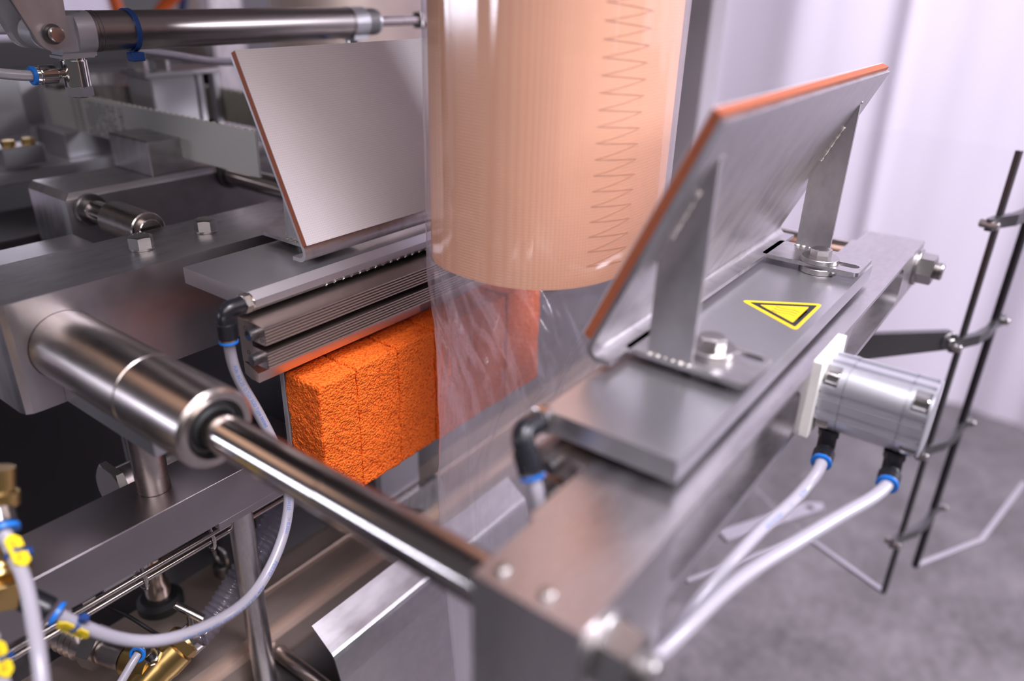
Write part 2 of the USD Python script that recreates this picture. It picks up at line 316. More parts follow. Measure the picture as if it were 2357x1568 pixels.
# ------------------------------------------------------------------ the two cutting jaws: top plate, mirrored about the film
def jaw_plate(m, name, lab):
    f = (lambda y: 627 - y) if m else (lambda y: y)
    pts = [(432 + 6, -201.9), (515, -201.9), (515, -214.5), (446, -214.5), (443.5, -216.6), (437, -216.6), (432.4, -212.6), (432.4, -207.2)]
    P = Polygon([(f(y), z) for y, z in pts])
    b = prism(P, 'x', 288, 645 if m else 690)
    fs = 318 if m else 0
    t = Thing(name, lab, 'plate')
    t.add('body', b, 'satin_aluminium', 25)
    for k in range(24):
        x = 355.1 + 8.6 * k
        t.add('air_nozzle', lathe((x, f(435.3), -215.3), (0, (-0.7 if not m else 0.7), -0.75), [(0, 0), (0, 1.7), (0.8, 1.7), (0.8, 0.9), (0.3, 0.8), (0.3, 0)], 12), 'nickel', 30)
    t.done()
jaw_plate(False, 'jaw_plate', 'dark grey flat plate under the tilted white board, a black elbow in its end')
jaw_plate(True, 'jaw_plate', 'wide silvery plate with the yellow hot surface sticker, lying on the front beam')

def bars(m):
    f = (lambda y: 600 - y) if m else (lambda y: y)
    where = 'behind the film on the front beam' if m else 'above the orange sponge'
    def ser(z0, z1, y0, yb):
        n = 6; h = (z1 - z0) / n; pts = []
        for k in range(n):
            a = z0 + k * h; pts += [(y0 + 2.0, a + h * 0.06), (y0, a + h * 0.34), (y0, a + h * 0.76), (y0 + 2.0, a + h * 0.98)]
        return pts
    t = Thing('sealing_jaw', 'grooved metal sealing jaw with two serrated bars ' + where, 'sealing bar')
    x0, x1 = 282, 640
    for nm, z0, z1 in (('upper_bar', -234.2, -220.2), ('lower_bar', -252.4, -238.6)):
        P = Polygon([(f(y), z) for y, z in ser(z0, z1, 413.6, 430) + [(430, z1), (430, z0)]])
        t.add(nm, prism(P, 'x', x0, x1), 'jaw_steel', 20)
    t.add('back_plate', prism(Polygon([(f(y), z) for y, z in ((430, -220.2), (444, -220.2), (444, -254.5), (430, -252.4))]), 'x', x0, x1), 'jaw_steel', 20)
    t.add('heel', prism(Polygon([(f(y), z) for y, z in ((428, -260), (438, -256), (444, -254.5), (444, -265), (437, -267.4), (428, -267.4))]), 'x', x0 + 0.3, 450), 'jaw_steel', 20)
    t.add('blade_slot', prism(Polygon([(f(y), z) for y, z in ((428.5, -234.2), (430.2, -234.2), (430.2, -238.6), (428.5, -238.6))]), 'x', x0 + 0.2, x1 - 1), 'black_panel', 20)
    for y, z in ((424.6, -226.8), (424.4, -246.0)):
        t.add('heater_cartridge', cyl((x0 + 8, f(y), z), (x0 - 6.3, f(y), z), 4.2, 0.7), 'dark_steel')
    for y, z in ((436, -226.4), (418.3, -230.7), (435.6, -245.1)):
        t.add('screw_hole', lathe((x0 + 3, f(y), z), -X, [(0, 0), (0, 1.7), (3.15, 1.7), (3.15, 1.3), (1, 1.3), (1, 0)], 20), 'black_panel')
    t.done()
    # hanger between plate and jaw
    one('jaw_hanger', bx(300, 630, f(448), f(470), -220.2, -214.5, 0.3), 'black_panel', 'dark spacer strip between the %s plate and its sealing jaw' % ('silvery sticker' if m else 'dark grey machine side'), 'spacer')
bars(False); bars(True)
one('jaw_carrier', bx(430, 640, 446, 531, -262, -222, 1), 'machined_aluminium', 'dark carrier block joining the grooved sealing jaw to the grey beam, in the shade', 'carrier')

# tilted funnel plates: folded steel sheet on two slotted feet, silicone layer and woven facing
def funnel(m, lab):
    f = (lambda y: 637 - y) if m else (lambda y: y)
    side = 'machine' if m else 'front'
    u = np.array([-0.4125, 0.911]); nr = np.array([0.911, 0.4125]); p0 = np.array([197.0, -194.0])
    flip = lambda P: affinity.scale(P, xfact=-1, yfact=1, origin=(318.5, 0)) if m else P
    def pr(P, a, b): return prism(flip(P), 'x', a, b)
    arc = []
    c = np.array([188.6, -189.3]); R = 6.2
    for a in np.linspace(-90, 24.3, 12): arc.append(tuple(c + R * np.array([math.cos(math.radians(a)), math.sin(math.radians(a))])))
    top = p0 + u * 151 + nr * 0.5
    sheet = LineString([(181, -195.5)] + arc + [tuple(top)]).buffer(1.5, cap_style='flat', join_style='round')
    t = Thing('funnel_plate', lab, 'guide plate')
    t.add('sheet', pr(sheet, 343, 657), 'sheet_steel', 35)
    for a, b, sx in ((366, 410, 400.5), (590, 634, 605.3)):
        foot = rbox2(a, b, 111, 185, 3.5)
        foot = foot.difference(affinity.rotate(slot2(113.5, 152, -4.6, 4.6), 90, origin=(0, 0)).buffer(0) if False else Polygon([(sx + 4.6 * math.cos(k), (148 if k < math.pi else 118.5) + 4.6 * math.sin(k)) for k in np.linspace(0, 2 * math.pi, 40)]))
        if m: foot = affinity.scale(foot, xfact=1, yfact=-1, origin=(0, 318.5))
        t.add('foot', prism(foot, 'z', -197.1, -194.0), 'sheet_steel', 25)
    def on(s, off): return tuple(p0 + u * s + nr * off)
    for a in (367.2, 628.6):
        def s_at(y): return (p0[0] - 1.0 - y) / 0.4125
        g = Polygon([(143.5, -194.05), (170.5, -194.05), (170.5, on(s_at(170.5), 0)[1]), (143.5, on(s_at(143.5), 0)[1])])
        t.add('gusset', pr(g, a, a + 3.4), 'sheet_steel', 20)
        sgn = -0.6 if a < 500 else -0.6
        wp = [np.array(on(s, -1.4)) for s in np.linspace(78, 108, 14)]
        W = sweep(np.array([(a + sgn + 0.3 * math.sin(k * 2.3), f(y), z) for k, (y, z) in enumerate(wp)]), 0.9 + 0.35 * np.sin(np.arange(14) * 2.1), 10)
        t.add('weld_bead', W, 'weld', 40)
        blobs = [trimesh.creation.icosphere(2, 1.5 + 0.5 * math.sin(k * 1.7)) for k in range(6)]
        for k, b_ in enumerate(blobs): b_.apply_scale([1, 1.25, 0.6]); b_.apply_translation((a - 0.4, f(145 + k * 4.8), -193.6))
        t.add('weld_spots', cat(*blobs), 'weld', 40)
        tipb = trimesh.creation.icosphere(2, 1.5); tipb.apply_translation((a + 1.7, f(143.8), g.exterior.coords[3][1] + 0.6)); t.add('weld_spot', tipb, 'weld', 40)
    sil = Polygon([on(10.5, 2.05), on(153.2, 2.05), on(153.2, 7.2), on(10.5, 7.2)])
    t.add('silicone_layer', pr(sil, 342.4, 657.6), 'silicone_orange', 20, label='rust orange silicone rubber layer')
    fac = Polygon([on(10.0, 7.2), on(153.4, 7.2), on(153.4, 7.8), on(10.0, 7.8)])
    t.add('cloth_facing', pr(fac, 342.2, 657.8), 'white_cloth', 20, label='white woven non-stick cloth facing')
    t.done()
    for x, lb in ((392, 'near'), (600.3, 'far')):
        if m: where = 'on the %s foot of the tilted white board' % lb
        else: where = {'near': 'right of the near gusset, on the nearer slotted foot', 'far': 'beside the far gusset, near the curtain'}[lb]
        t = Thing('hex_bolt', 'hex bolt with washers ' + where, 'bolt', 'bolts clamping the funnel plates')
        y = f(142.5)
        t.add('lower_washer', pipe((x, y, -201.9), (x, y, -197.1), 14.3, 4.2, 0.5), 'bolt_steel')
        t.add('upper_washer', pipe((x, y, -194.0), (x, y, -189.8), 14.3, 4.2, 0.5), 'bolt_steel')
        t.add('head', hexa((x, y, -189.8), Z, 14.2, 6.3, 1.0, rot=0.45 if lb == 'far' else 0.2), 'bolt_steel', 25)
        t.add('shank', cyl((x, y, -207), (x, y, -189), 4.0, 0.3, 20), 'bolt_steel')
        t.done()
funnel(True, 'tilted white faced guide plate on the machine side, left of the beige tube')
funnel(False, 'tilted bare steel guide plate with two gussets and orange edge on the front beam')

# hot surface sticker
tri_ = Polygon([(500.6, 163.5), (530.3, 118.2), (475.2, 118.2)])
t = Thing('warning_sticker', 'yellow triangular hot surface warning sticker on the silvery plate', 'sticker')
t.add('backing', prism(affinity.scale(tri_, 0.9, 0.9).buffer(2.4), 'z', -201.9, -201.72), 'yellow_label', False)
ring = affinity.scale(tri_, 0.82, 0.82, origin=tri_.centroid).buffer(0.8).difference(affinity.scale(tri_, 0.60, 0.60, origin=tri_.centroid).buffer(0.4))
t.add('border', prism(ring, 'z', -201.72, -201.66), 'black_print', False)
sy = [LineString([(494.5 + k * 4.3 + 1.1 * math.sin(v * 6.3), 126.5 + v * 15.5) for v in np.linspace(0, 1, 14)]).buffer(0.5) for k in range(3)]
sy.append(sbox(490, 122.2, 509, 123.8))
sy = [affinity.translate(g, 2.6, 0) for g in sy]
t.add('symbol', cat(*[prism(g, 'z', -201.72, -201.66) for g in sy]), 'black_print', False)
t.done()
# ------------------------------------------------------------------ forming tube, film and sponges between the jaws
XC, YC, RX, RY, NE = 484.0, 320.0, 95.5, 78.0, 2.4
def sup(th, rx, ry, n=NE):
    c, s = np.cos(th), np.sin(th)
    return rx * np.sign(c) * np.abs(c) ** (2 / n), ry * np.sign(s) * np.abs(s) ** (2 / n)
def tube_shell(rx, ry, t, z0, z1, n=160, nz=2):
    th = np.arange(n) / n * 2 * np.pi; V = []
    for d, zs in ((0, (z0, z1)), (-t, (z1, z0))):
        x, y = sup(th, rx + d, ry + d)
        for z in zs: V.append(np.stack([XC + x, YC + y, np.full(n, z)], 1))
    F = []
    for i in range(4):
        for j in range(n):
            k = (j + 1) % n; a = i * n; b = ((i + 1) % 4) * n; F += [[a + j, a + k, b + k], [a + j, b + k, b + j]]
    return trimesh.Trimesh(np.vstack(V), F, process=False)
t = Thing('forming_tube', 'wide beige cloth covered forming tube hanging inside the clear film at the centre', 'tube')
t.add('sleeve', tube_shell(RX, RY, 1.6, -192, 330), 'beige_cloth', 40)
pts = []
for k in range(24):
    za = 30 - k * 10.35
    if za < -186: break
    for x, z in ((430.5 - 0.07 * k, za), (475.5 - 0.42 * k, za - 5.6 + 0.10 * k)): pts.append((x, z))
P = []
for (xa, za), (xb, zb) in zip(pts, pts[1:]):
    for v in np.linspace(0, 1, 9)[:-1]:
        x = xa + (xb - xa) * v; z = za + (zb - za) * v
        P.append((x, YC - RY * (1 - abs((x - XC) / RX) ** NE) ** (1 / NE) - 0.05, z))
t.add('zigzag_seam', sweep(np.array(P), 0.34, 6), 'seam_thread', 40, label='zigzag line of stitching down the sleeve')
t.done()
def film():
    nt, nz = 300, 240
    th = np.arange(nt) / nt * 2 * np.pi; zz = np.concatenate([np.linspace(330, -150, 60)[:-1], np.linspace(-150, -720, nz - 59)]); nz = len(zz)
    TH, ZZ = np.meshgrid(th, zz, indexing='ij')
    k = np.clip((-178 - ZZ) / 175.0, 0, 1); k = k * k * (3 - 2 * k)
    hx = 99.2 + 33 * k - 24 * np.clip((-380 - ZZ) / 260, 0, 1); hy = 81.8 - 68 * k
    ne = 2.4 - 0.4 * k
    c, s = np.cos(TH), np.sin(TH)
    x = hx * np.sign(c) * np.abs(c) ** (2 / ne); y = hy * np.sign(s) * np.abs(s) ** (2 / ne)
    u = np.stack([np.cos(TH) * 5.0, np.sin(TH) * 5.0, ZZ / 420.0], -1)
    w1 = meshkit.fbm(u, 3, 11) - 0.5
    u2 = np.stack([np.cos(TH) * 3.2 + ZZ / 240.0, np.sin(TH) * 3.2 - ZZ / 300.0, ZZ / 75.0], -1)
    w2 = meshkit.fbm(u2, 3, 23) - 0.5
    rid = 1 - np.abs(2 * meshkit.fbm(np.stack([np.cos(TH) * 4 + ZZ / 120.0, np.sin(TH) * 4, ZZ / 130.0], -1), 2, 31) - 1)
    kk = np.clip((-186 - ZZ) / 60.0, 0, 1)
    d = w1 * (4.4 + 8 * kk) + (w2 * 14 + (rid - 0.7) * 9) * kk * np.exp(-((ZZ + 285) / 170) ** 2) + w2 * 2.2 * (1 - kk) * np.clip((ZZ + 230) / -60 + 2, 0, 1)
    lim = np.where(kk > 0, -hy * 0.75, -1.6); d = np.maximum(d, lim)
    nx, ny = np.cos(TH), np.sin(TH)
    # lateral folds stay inside the outline: move mostly along y once flattened
    x = x + nx * d * (1 - 0.75 * k); y = y + ny * d
    V = np.stack([XC + x, YC + y, ZZ], -1).reshape(-1, 3)
    idx = np.arange(nt * nz).reshape(nt, nz); a = idx; b = np.roll(idx, -1, 0)
    a0, a1, b0, b1 = a[:, :-1], a[:, 1:], b[:, :-1], b[:, 1:]
    F = np.concatenate([np.stack([a0, b1, b0], -1).reshape(-1, 3), np.stack([a0, a1, b1], -1).reshape(-1, 3)])
    return trimesh.Trimesh(V, F, process=False)
one('film_tube', film(), 'clear_film', 'wrinkled clear plastic film drawn down over the beige tube and hanging between the jaws', 'plastic film', smooth=True)

# orange sponge blocks, each with a rough open surface
def sponge(x0, x1, y0, y1, z0, z1, seed):
    b = trimesh.creation.box((x1 - x0, y1 - y0, z1 - z0))
    b = b.subdivide_to_size(3.2); 
    c = np.array([(x0 + x1) / 2, (y0 + y1) / 2, (z0 + z1) / 2]); h = np.array([x1 - x0, y1 - y0, z1 - z0]) / 2
    v = b.vertices.copy(); n = v / h; n = np.sign(n) * np.abs(n) ** 14; n /= np.maximum(np.linalg.norm(n, axis=1, keepdims=True), 1e-6)
    p = v + c
    # round the arrises a little, then roughen
    a = np.abs(v) / h; q = np.sort(a, 1)[:, 1] ; v = v - n * (np.clip(q - 0.97, 0, 1) * 45)[:, None] * (h.min() / 22)
    d = (meshkit.fbm(p / 3.1, 3, seed) - 0.5) * 2.2 + (meshkit.fbm(p / 17.0, 2, seed + 5) - 0.5) * 2.2
    b.vertices = c + v + n * d[:, None]
    return b
xs = [312, 350.5, 397, 443, 490, 545, 603]
labs = ['first orange sponge block, its left end bare, nearest the rod housing', 'second orange sponge block, between the two visible dark joints', 'third orange sponge block, half in shade right beside the film edge',
        'fourth orange sponge block, seen pinkish through the left part of the film', 'fifth orange sponge block, seen through the middle of the film', 'last orange sponge block, its straight far end seen through the film']
for k in range(6):
    one('sponge_block', sponge(xs[k] + 0.7, xs[k + 1] - 0.7, 402 + (0, 1.6, 2.6, 1.8, 2.6, 2.0)[k], 440, -388 + (0, 1.5, 0.5, 1, 0, 1)[k], -275, 40 + k), 'orange_sponge', labs[k], 'sponge', 'row of orange sponge blocks', smooth=60)
one('sponge_plate', bx(312, 603, 440.8, 446, -384, -268, 0.5), 'anodised_grey', 'flat grey plate carrying the row of orange sponges at their back', 'plate')

# ------------------------------------------------------------------ push-in fittings
def elbow(lab, p, bend, exit_, coll=True, group='black elbow fittings with blue rings', r=6.6, stem='nickel'):
    p, bend, ex = map(lambda q: np.asarray(q, float), (p, bend, exit_))
    d1 = (bend - p) / np.linalg.norm(bend - p); d2 = (ex - bend) / np.linalg.norm(ex - bend)
    t = Thing('elbow_fitting', lab, 'pipe fitting', group)
    L1 = np.linalg.norm(bend - p)
    t.add('thread_hex', hexa(p, d1, 12.6 if stem == 'nickel' else 11.5, 5.2, 0.7), stem, 25)
    t.add('thread_collar', lathe(p + d1 * -1.2, d1, [(0, 0), (0, 6.9), (1.4, 6.9), (1.4, 0)], 32), stem)
    Rb = 6.0
    arc = [p + d1 * 5.0, p + d1 * (L1 - Rb)] + [bend - d1 * Rb * math.cos(a) ** 1 * (1 - 0) + 0 * d1 for a in ()]
    for a in np.linspace(0, 1, 9): arc.append((bend - d1 * Rb) * (1 - a) ** 2 + bend * 2 * a * (1 - a) + (bend + d2 * Rb) * a ** 2)
    L2 = np.linalg.norm(ex - bend)
    arc.append(bend + d2 * (L2 * 0.42))
    arc = np.array([arc[0]] + [q for i, q in enumerate(arc[1:], 1) if np.linalg.norm(q - arc[i - 1]) > 1e-3])
    t.add('body', cat(sweep(arc, r * 0.88, 32), lathe(bend + d2 * (L2 * 0.36), d2, [(0, 0), (0, r * 0.9), (0.8, r * 1.04), (L2 * 0.50, r), (L2 * 0.50, 0)], 40)), 'black_plastic', 45)
    t.add('ring', lathe(bend + d2 * (L2 * 0.86), d2, [(0, 0), (0, r * 0.96), (1.3, r * 0.96), (1.3, 0)], 40), 'nickel')
    t.add('release_collar', lathe(bend + d2 * (L2 * 0.86 + 1.3), d2, [(0, 4.2), (0, r * 0.86), (0.3, r * 1.0), (1.8, r * 1.0), (2.2, r * 0.9), (2.2, 4.2), (0, 4.2)], 40), 'blue_plastic')
    t.done()
elbow('black elbow fitting on the dark grey plate above the orange sponge', (287.5, 437, -208.8), (268.5, 437, -209), (268.5, 437, -233))
elbow('black elbow fitting screwed into the silvery plate, just right of the film', (287.5, 187, -206.5), (266.5, 187, -205), (263.5, 176.5, -226.5))

def hose(name, pts, r, lab, mt='hose_white', group=None, text=None, step=2.0, cat_='hose', extra=None):
    path = smooth_path(pts, step); t = Thing(name, lab, cat_, group)
    t.add('tubing', sweep(path, r, 28), mt, 60)
    if text:
        T, A, B = frames(path); s = np.r_[0, np.cumsum(np.linalg.norm(np.diff(path, axis=0), axis=1))]
        for s0, txt, hgt, turn, flip in text:
            m = meshkit.text_mesh(txt, hgt, 0.05); m = m.subdivide(); v = m.vertices
            ss = s0 + v[:, 0] * (-1 if flip else 1); c = np.stack([np.interp(ss, s, path[:, k]) for k in range(3)], 1)
            tt = np.stack([np.interp(ss, s, T[:, k]) for k in range(3)], 1); tt /= np.linalg.norm(tt, axis=1)[:, None]
            e = -c / np.linalg.norm(c, axis=1)[:, None]               # outward side: the printed line faces the operator's side
            e = e - tt * (e * tt).sum(1)[:, None]; e /= np.linalg.norm(e, axis=1)[:, None]
            w = np.cross(e, tt); ang = (v[:, 1] - hgt * 0.45) / r * (-1 if flip else 1) + turn
            rad = r + 0.02 + v[:, 2]
            m.vertices = c + (e * np.cos(ang)[:, None] + w * np.sin(ang)[:, None]) * rad[:, None]
            t.add('printing', m, 'blue_print', False)
    if extra: extra(t, path)
    t.done()
H1 = [(268.6, 437, -233), (269.5, 438.5, -241), (273.5, 440, -263), (280, 435.5, -287), (286.0, 427.5, -316.3), (288.4, 419.5, -341.2), (286.8, 415.7, -362.7), (274.2, 408.2, -384.2), (256.2, 400.0, -396.9), (229.6, 391.6, -405.9), (205.5, 388.2, -405.2), (181.4, 390.8, -402.0), (160.6, 395.4, -395.2), (143.0, 401.3, -382.8), (133.3, 404.7, -371.9), (124.6, 409.0, -360.4), (117.4, 412.8, -349.3)]
hose('air_hose', H1, 4.0, 'printed white air hose looping from the elbow above the sponge to the brass fittings', text=[
    (18, 'PUN-8x1,25  O TÜV SÜD Type tested', 2.3, 0.15, False), (124, '07.2021 (0611)', 2.1, 0.1, False), (152, '|< 0,25m', 2.1, 0.45, False), (186, 'FESTO', 2.6, 0.55, False), (206, 'PUN-8x1,25  O TÜV SÜD Type tested  PNEU', 2.2, 0.75, False)])

# compact cylinder on the front beam
cx, cz, y1, y0 = 486.0, -241.0, 94.0, 31.0
t = Thing('cylinder_spacer', 'white plastic spacer plate between the front beam and the square air cylinder', 'spacer')
t.add('plate', prism(rbox2(457.5, 511.5, -266.5, -211.5, 1.0), 'y', 94, FY0), 'white_plastic', 20); t.done()
def cyl_profile(h, groove=True):
    P = rbox2(cx - h, cx + h, cz - h, cz + h, 15.5)
    if groove:
        for s in (-1, 1):
            for o in (-1, 1):
                P = P.difference(sbox(cx + s * h - 2.4, min(cz + o * 3.2, cz + o * 9.0), cx + s * h + 2.4, max(cz + o * 3.2, cz + o * 9.0)))
                P = P.difference(sbox(min(cx + o * 3.2, cx + o * 9.0), cz + s * h - 2.4, max(cx + o * 3.2, cx + o * 9.0), cz + s * h + 2.4))
    return P
t = Thing('compact_cylinder', 'square ribbed silvery air cylinder bolted to the front beam, two hoses beneath', 'air cylinder')
t.add('barrel', prism(cyl_profile(23.0), 'y', y0 + 14, y1 - 14), 'cast_aluminium', 25)
def cap(a, b): return prism(cyl_profile(23.3), 'y', a, b)
caps = [cap(y1 - 13.7, y1), cap(y0 + 1, y0 + 13.7)]
for c_ in range(2):
    yy0, yy1 = ((y1 - 9.5, y1 + 1), (y0, y0 + 10.5))[c_]
    caps[c_] = cut(caps[c_], *[bx(cx + sx * 21 - 9, cx + sx * 21 + 9, yy0, yy1, cz + sz * 21 - 9, cz + sz * 21 + 9, 0.1) for sx in (-1, 1) for sz in (-1, 1)])
    t.add('end_cap', caps[c_], 'cast_aluminium', 25)
    for sx in (-1, 1):
        for sz in (-1, 1):
            ya, yb = ((y1 - 9.3, y1 - 1.5), (y0 + 2.0, y0 + 10.2))[c_]
            t.add('cap_screw', cyl((cx + sx * 16.2, ya, cz + sz * 16.2), (cx + sx * 16.2, yb, cz + sz * 16.2), 4.3, 0.4, 28), 'nickel')
t.add('rear_plate', prism(rbox2(cx - 22.6, cx + 22.6, cz - 22.6, cz + 22.6, 15), 'y', y0 - 0.2, y0 + 1.0), 'cast_aluminium', 25)
t.done()
elbow('black elbow with blue ring under the air cylinder, nearer the front beam', (474, 84.5, cz - 22.5), (473.5, 84, -277.5), (459, 82.0, -280.3), stem='black_plastic')
elbow('black elbow with blue ring under the outer end of the air cylinder', (473, 43.5, cz - 22.5), (472, 43, -276), (456.8, 41.5, -278.2), stem='black_plastic')
hose('air_hose', [(459, 82, -280.3), (451, 81.3, -282.5), (439.7, 83, -287.0), (409.8, 86.8, -289.6), (379.9, 90.5, -288.0), (347.7, 92.8, -286.8), (320.5, 95.9, -290.4), (300, 100, -300), (285, 108, -320)], 4.0, 'white air hose curving from the inner elbow under the square air cylinder',
     text=[(38, '0,25m', 2.2, 0.3, True), (52, '<|', 2.2, 0.3, True), (84, '(0611) 07.2021', 2.0, 0.3, True)])
hose('air_hose', [(456.8, 41.5, -278.2), (446, 43.5, -279.2), (419.1, 52.2, -279.8), (363.4, 70.2, -279.8), (315.3, 84.8, -281.7), (286.7, 90.8, -285.5), (262, 97.5, -293.0), (240, 112, -312), (220, 125, -335)], 4.0, 'straight white air hose from the outer elbow of the square cylinder to the near nut')
hose('air_hose', [(263.3, 175.8, -227.5), (262.6, 173.0, -234), (262.5, 171, -250), (264, 172, -275), (270, 176, -320), (275, 180, -380)], 4.0, 'short white air hose dropping from the elbow at the silvery plate behind the front beam')
# ------------------------------------------------------------------ air cylinder at the top left, with clevis, fittings and hoses
CY, CZ = 655.0, -47.5
t = Thing('round_air_cylinder', 'long round steel air cylinder across the top left, with a blue cable tie', 'air cylinder')
t.add('barrel', cyl((320, CY, CZ), (592, CY, CZ), 15.3, 0.6, 72), 'cylinder_steel')
t.add('groove', cat(*[pipe((x, CY, CZ), (x + 0.9, CY, CZ), 15.55, 14, 0.2, 60) for x in (322.5, 325.5, 588)]), 'dark_steel')
rc = prism(rbox2(CY - 15.6, CY + 15.6, CZ - 16.4, CZ + 15.4, 13.5).union(sbox(CY - 9, CZ - 17.2, CY + 9, CZ)), 'x', 294, 320)
t.add('rear_cap', cut(rc, bx(280, 306, CY - 30, CY - 10.5, -80, 0), bx(280, 306, CY + 10.5, CY + 30, -80, 0), cyl((313, CY - 4, CZ + 10), (313, CY - 8, CZ + 25), 1.8)), 'anodised_grey', 30)
t.add('port_pad', bx(292, 318, CY - 9.5, CY + 9.5, -66, -63.4, 0.3), 'anodised_grey')
fc = prism(rbox2(CY - 15.2, CY + 15.2, CZ - 15.2, CZ + 15.2, 15.0).union(sbox(CY - 9, CZ - 17, CY + 9, CZ)), 'x', 592, 611)
t.add('front_cap', fc, 'anodised_grey', 30)
pr = [(0, 0), (0, 13.2)] + [(0.8 + 1.35 * k, 13.4 if k % 2 else 12.5) for k in range(13)] + [(19.5, 12.8), (22, 10.5), (22, 0)]
t.add('front_thread', lathe((611, CY, CZ), X, pr, 60), 'anodised_grey', 22)
t.add('piston_rod', lathe((630, CY, CZ), X, [(0, 0), (0, 5.2), (8, 5.2), (8.2, 4.9), (9, 4.9), (9.2, 5.2), (39, 5.2), (39.2, 4.9), (39.8, 4.9), (40, 5.2), (140, 5.2), (140, 0)], 40), 'polished_steel')
t.add('lug', cyl((284.7, CY - 9.5, -47), (284.7, CY + 9.5, -47), 11.5, 0.5), 'anodised_grey')
t.done()
t = Thing('lock_nut', 'small shiny nut pair on the thin piston rod at the film edge', 'nut')
t.add('nut', hexa((697, CY, CZ), X, 17, 6, 1), 'nickel', 25); t.add('nut', hexa((704, CY, CZ), X, 17, 6, 1, 0.3), 'nickel', 25); t.done()
t = Thing('cable_tie', 'dark blue cable tie around the round air cylinder', 'cable tie')
th = np.linspace(0, 2 * np.pi, 60)
t.add('strap', cat(*[lathe((352 + k, CY, CZ), X, [(0, 15.5), (0, 16.8), (1.1, 16.8), (1.1, 15.5), (0, 15.5)], 60) for k in (0, 1.0, 2.0, 3.0)]), 'dark_blue_plastic')
t.add('lock', bx(346, 357, CY - 14, CY - 4, CZ - 23, CZ - 16.2, 0.8), 'dark_blue_plastic'); t.done()
t = Thing('clevis_bracket', 'pale grey sheet metal clevis with round pin at the top left corner', 'bracket')
def clevis(y, th):
    P = unary_union([Point(284.7, -47).buffer(11.8, 24), Polygon([(262, 30), (301, 30), (296.4, -46), (274.2, -51.5), (248, 10)])]).convex_hull
    P = P.difference(Point(284.7, -47).buffer(5.6, 24)); return prism(P, 'y', y, y + th)
t.add('side_plate', clevis(636, 4), 'sheet_steel', 25); 
t.add('side_plate', cut(clevis(672, 11), bx(240, 330, 660, 670, -80, 60)), 'anodised_grey', 25)
t.add('ridges', cat(*[lathe((284.7, 673.0 + 1.6 * k, -47), Y, [(0, 11.8), (0.4, 12.5), (0.9, 12.5), (1.3, 11.8), (0, 11.8)], 40) for k in range(6)]), 'anodised_grey')
t.add('web', bx(240, 301, 636, 683, 24, 40, 2), 'sheet_steel')
t.add('pivot_pin', lathe((284.7, 690, -47), -Y, [(0, 0), (0, 5.4), (58, 5.4), (58, 4.4), (59, 4.4), (59, 5.4), (62.6, 5.4), (63.2, 4.8), (63.2, 0)], 40), 'polished_steel')
t.add('circlip', lathe((284.7, 635.4, -47), -Y, [(0, 4.4), (0, 7.2), (1.3, 7.2), (1.3, 4.4), (0, 4.4)], 40), 'dark_steel'); t.done()
t = Thing('banjo_fitting', 'chromed swivel fitting with blue ring under the rear cap of the round cylinder', 'pipe fitting')
fx = 305.0
t.add('banjo', lathe((fx, CY, -66), -Z, [(0, 0), (0, 8.4), (1.6, 8.4), (1.6, 9.2), (2.4, 9.5), (21, 9.5), (21.6, 9.0), (21.6, 0)], 56), 'nickel')
t.add('hollow_bolt', cat(hexa((fx, CY, -87.6), -Z, 18.5, 7.0, 0.8, 0.3), lathe((fx, CY, -94.4), -Z, [(0, 0), (0, 6.5), (1.6, 5.0), (1.6, 0)], 32)), 'satin_aluminium', 25)
t.add('neck', cyl((fx - 7, CY, -77), (fx - 16, CY, -77), 3.6, 0.2), 'nickel')
t.add('socket', lathe((fx - 12.5, CY, -77), -X, [(0, 3.6), (2.4, 5.2), (3.4, 7.0), (14.5, 7.0), (15.2, 6.5), (16.0, 6.9), (18.4, 6.3), (18.4, 0)], 48), 'nickel')
t.add('release_collar', lathe((fx - 30.9, CY, -77), -X, [(0, 4.2), (0, 7.0), (2.4, 7.0), (2.8, 6.4), (2.8, 4.2), (0, 4.2)], 40), 'blue_plastic'); t.done()
hose('air_hose', [(272, 655, -77), (266, 656, -76.5), (250, 662, -74), (230, 676, -70), (205, 700, -64), (180, 730, -58)], 3.9, 'pinkish pale air hose leaving the chromed fitting at the top left edge')
hose('air_hose', [(329, 802, -54), (305, 806, -54), (270, 815, -52), (230, 830, -50)], 4.2, 'short pale air hose behind the clevis at the far left edge')
hose('air_hose', [(389, 722, -69), (415, 727, -73.2), (450, 738, -80), (485, 752, -86.6), (540, 772, -92), (600, 790, -96)], 4.0, 'grey air hose passing under the round cylinder to the tilted white board', 'anodised_grey')
t = Thing('banjo_fitting', 'second chromed fitting, under the front cap of the round cylinder above the white board', 'pipe fitting')
t.add('banjo', lathe((598, CY, -64), -Z, [(0, 0), (0, 7.4), (1.6, 7.9), (20, 7.9), (20, 0)], 40), 'nickel')
t.add('socket', lathe((592, CY, -84), -X, [(0, 0), (0, 6.2), (18, 6.2), (18, 0)], 36), 'nickel'); t.add('release_collar', lathe((574, CY, -84), -X, [(0, 0), (0, 6.8), (4, 6.8), (4, 0)], 36), 'blue_plastic'); t.done()

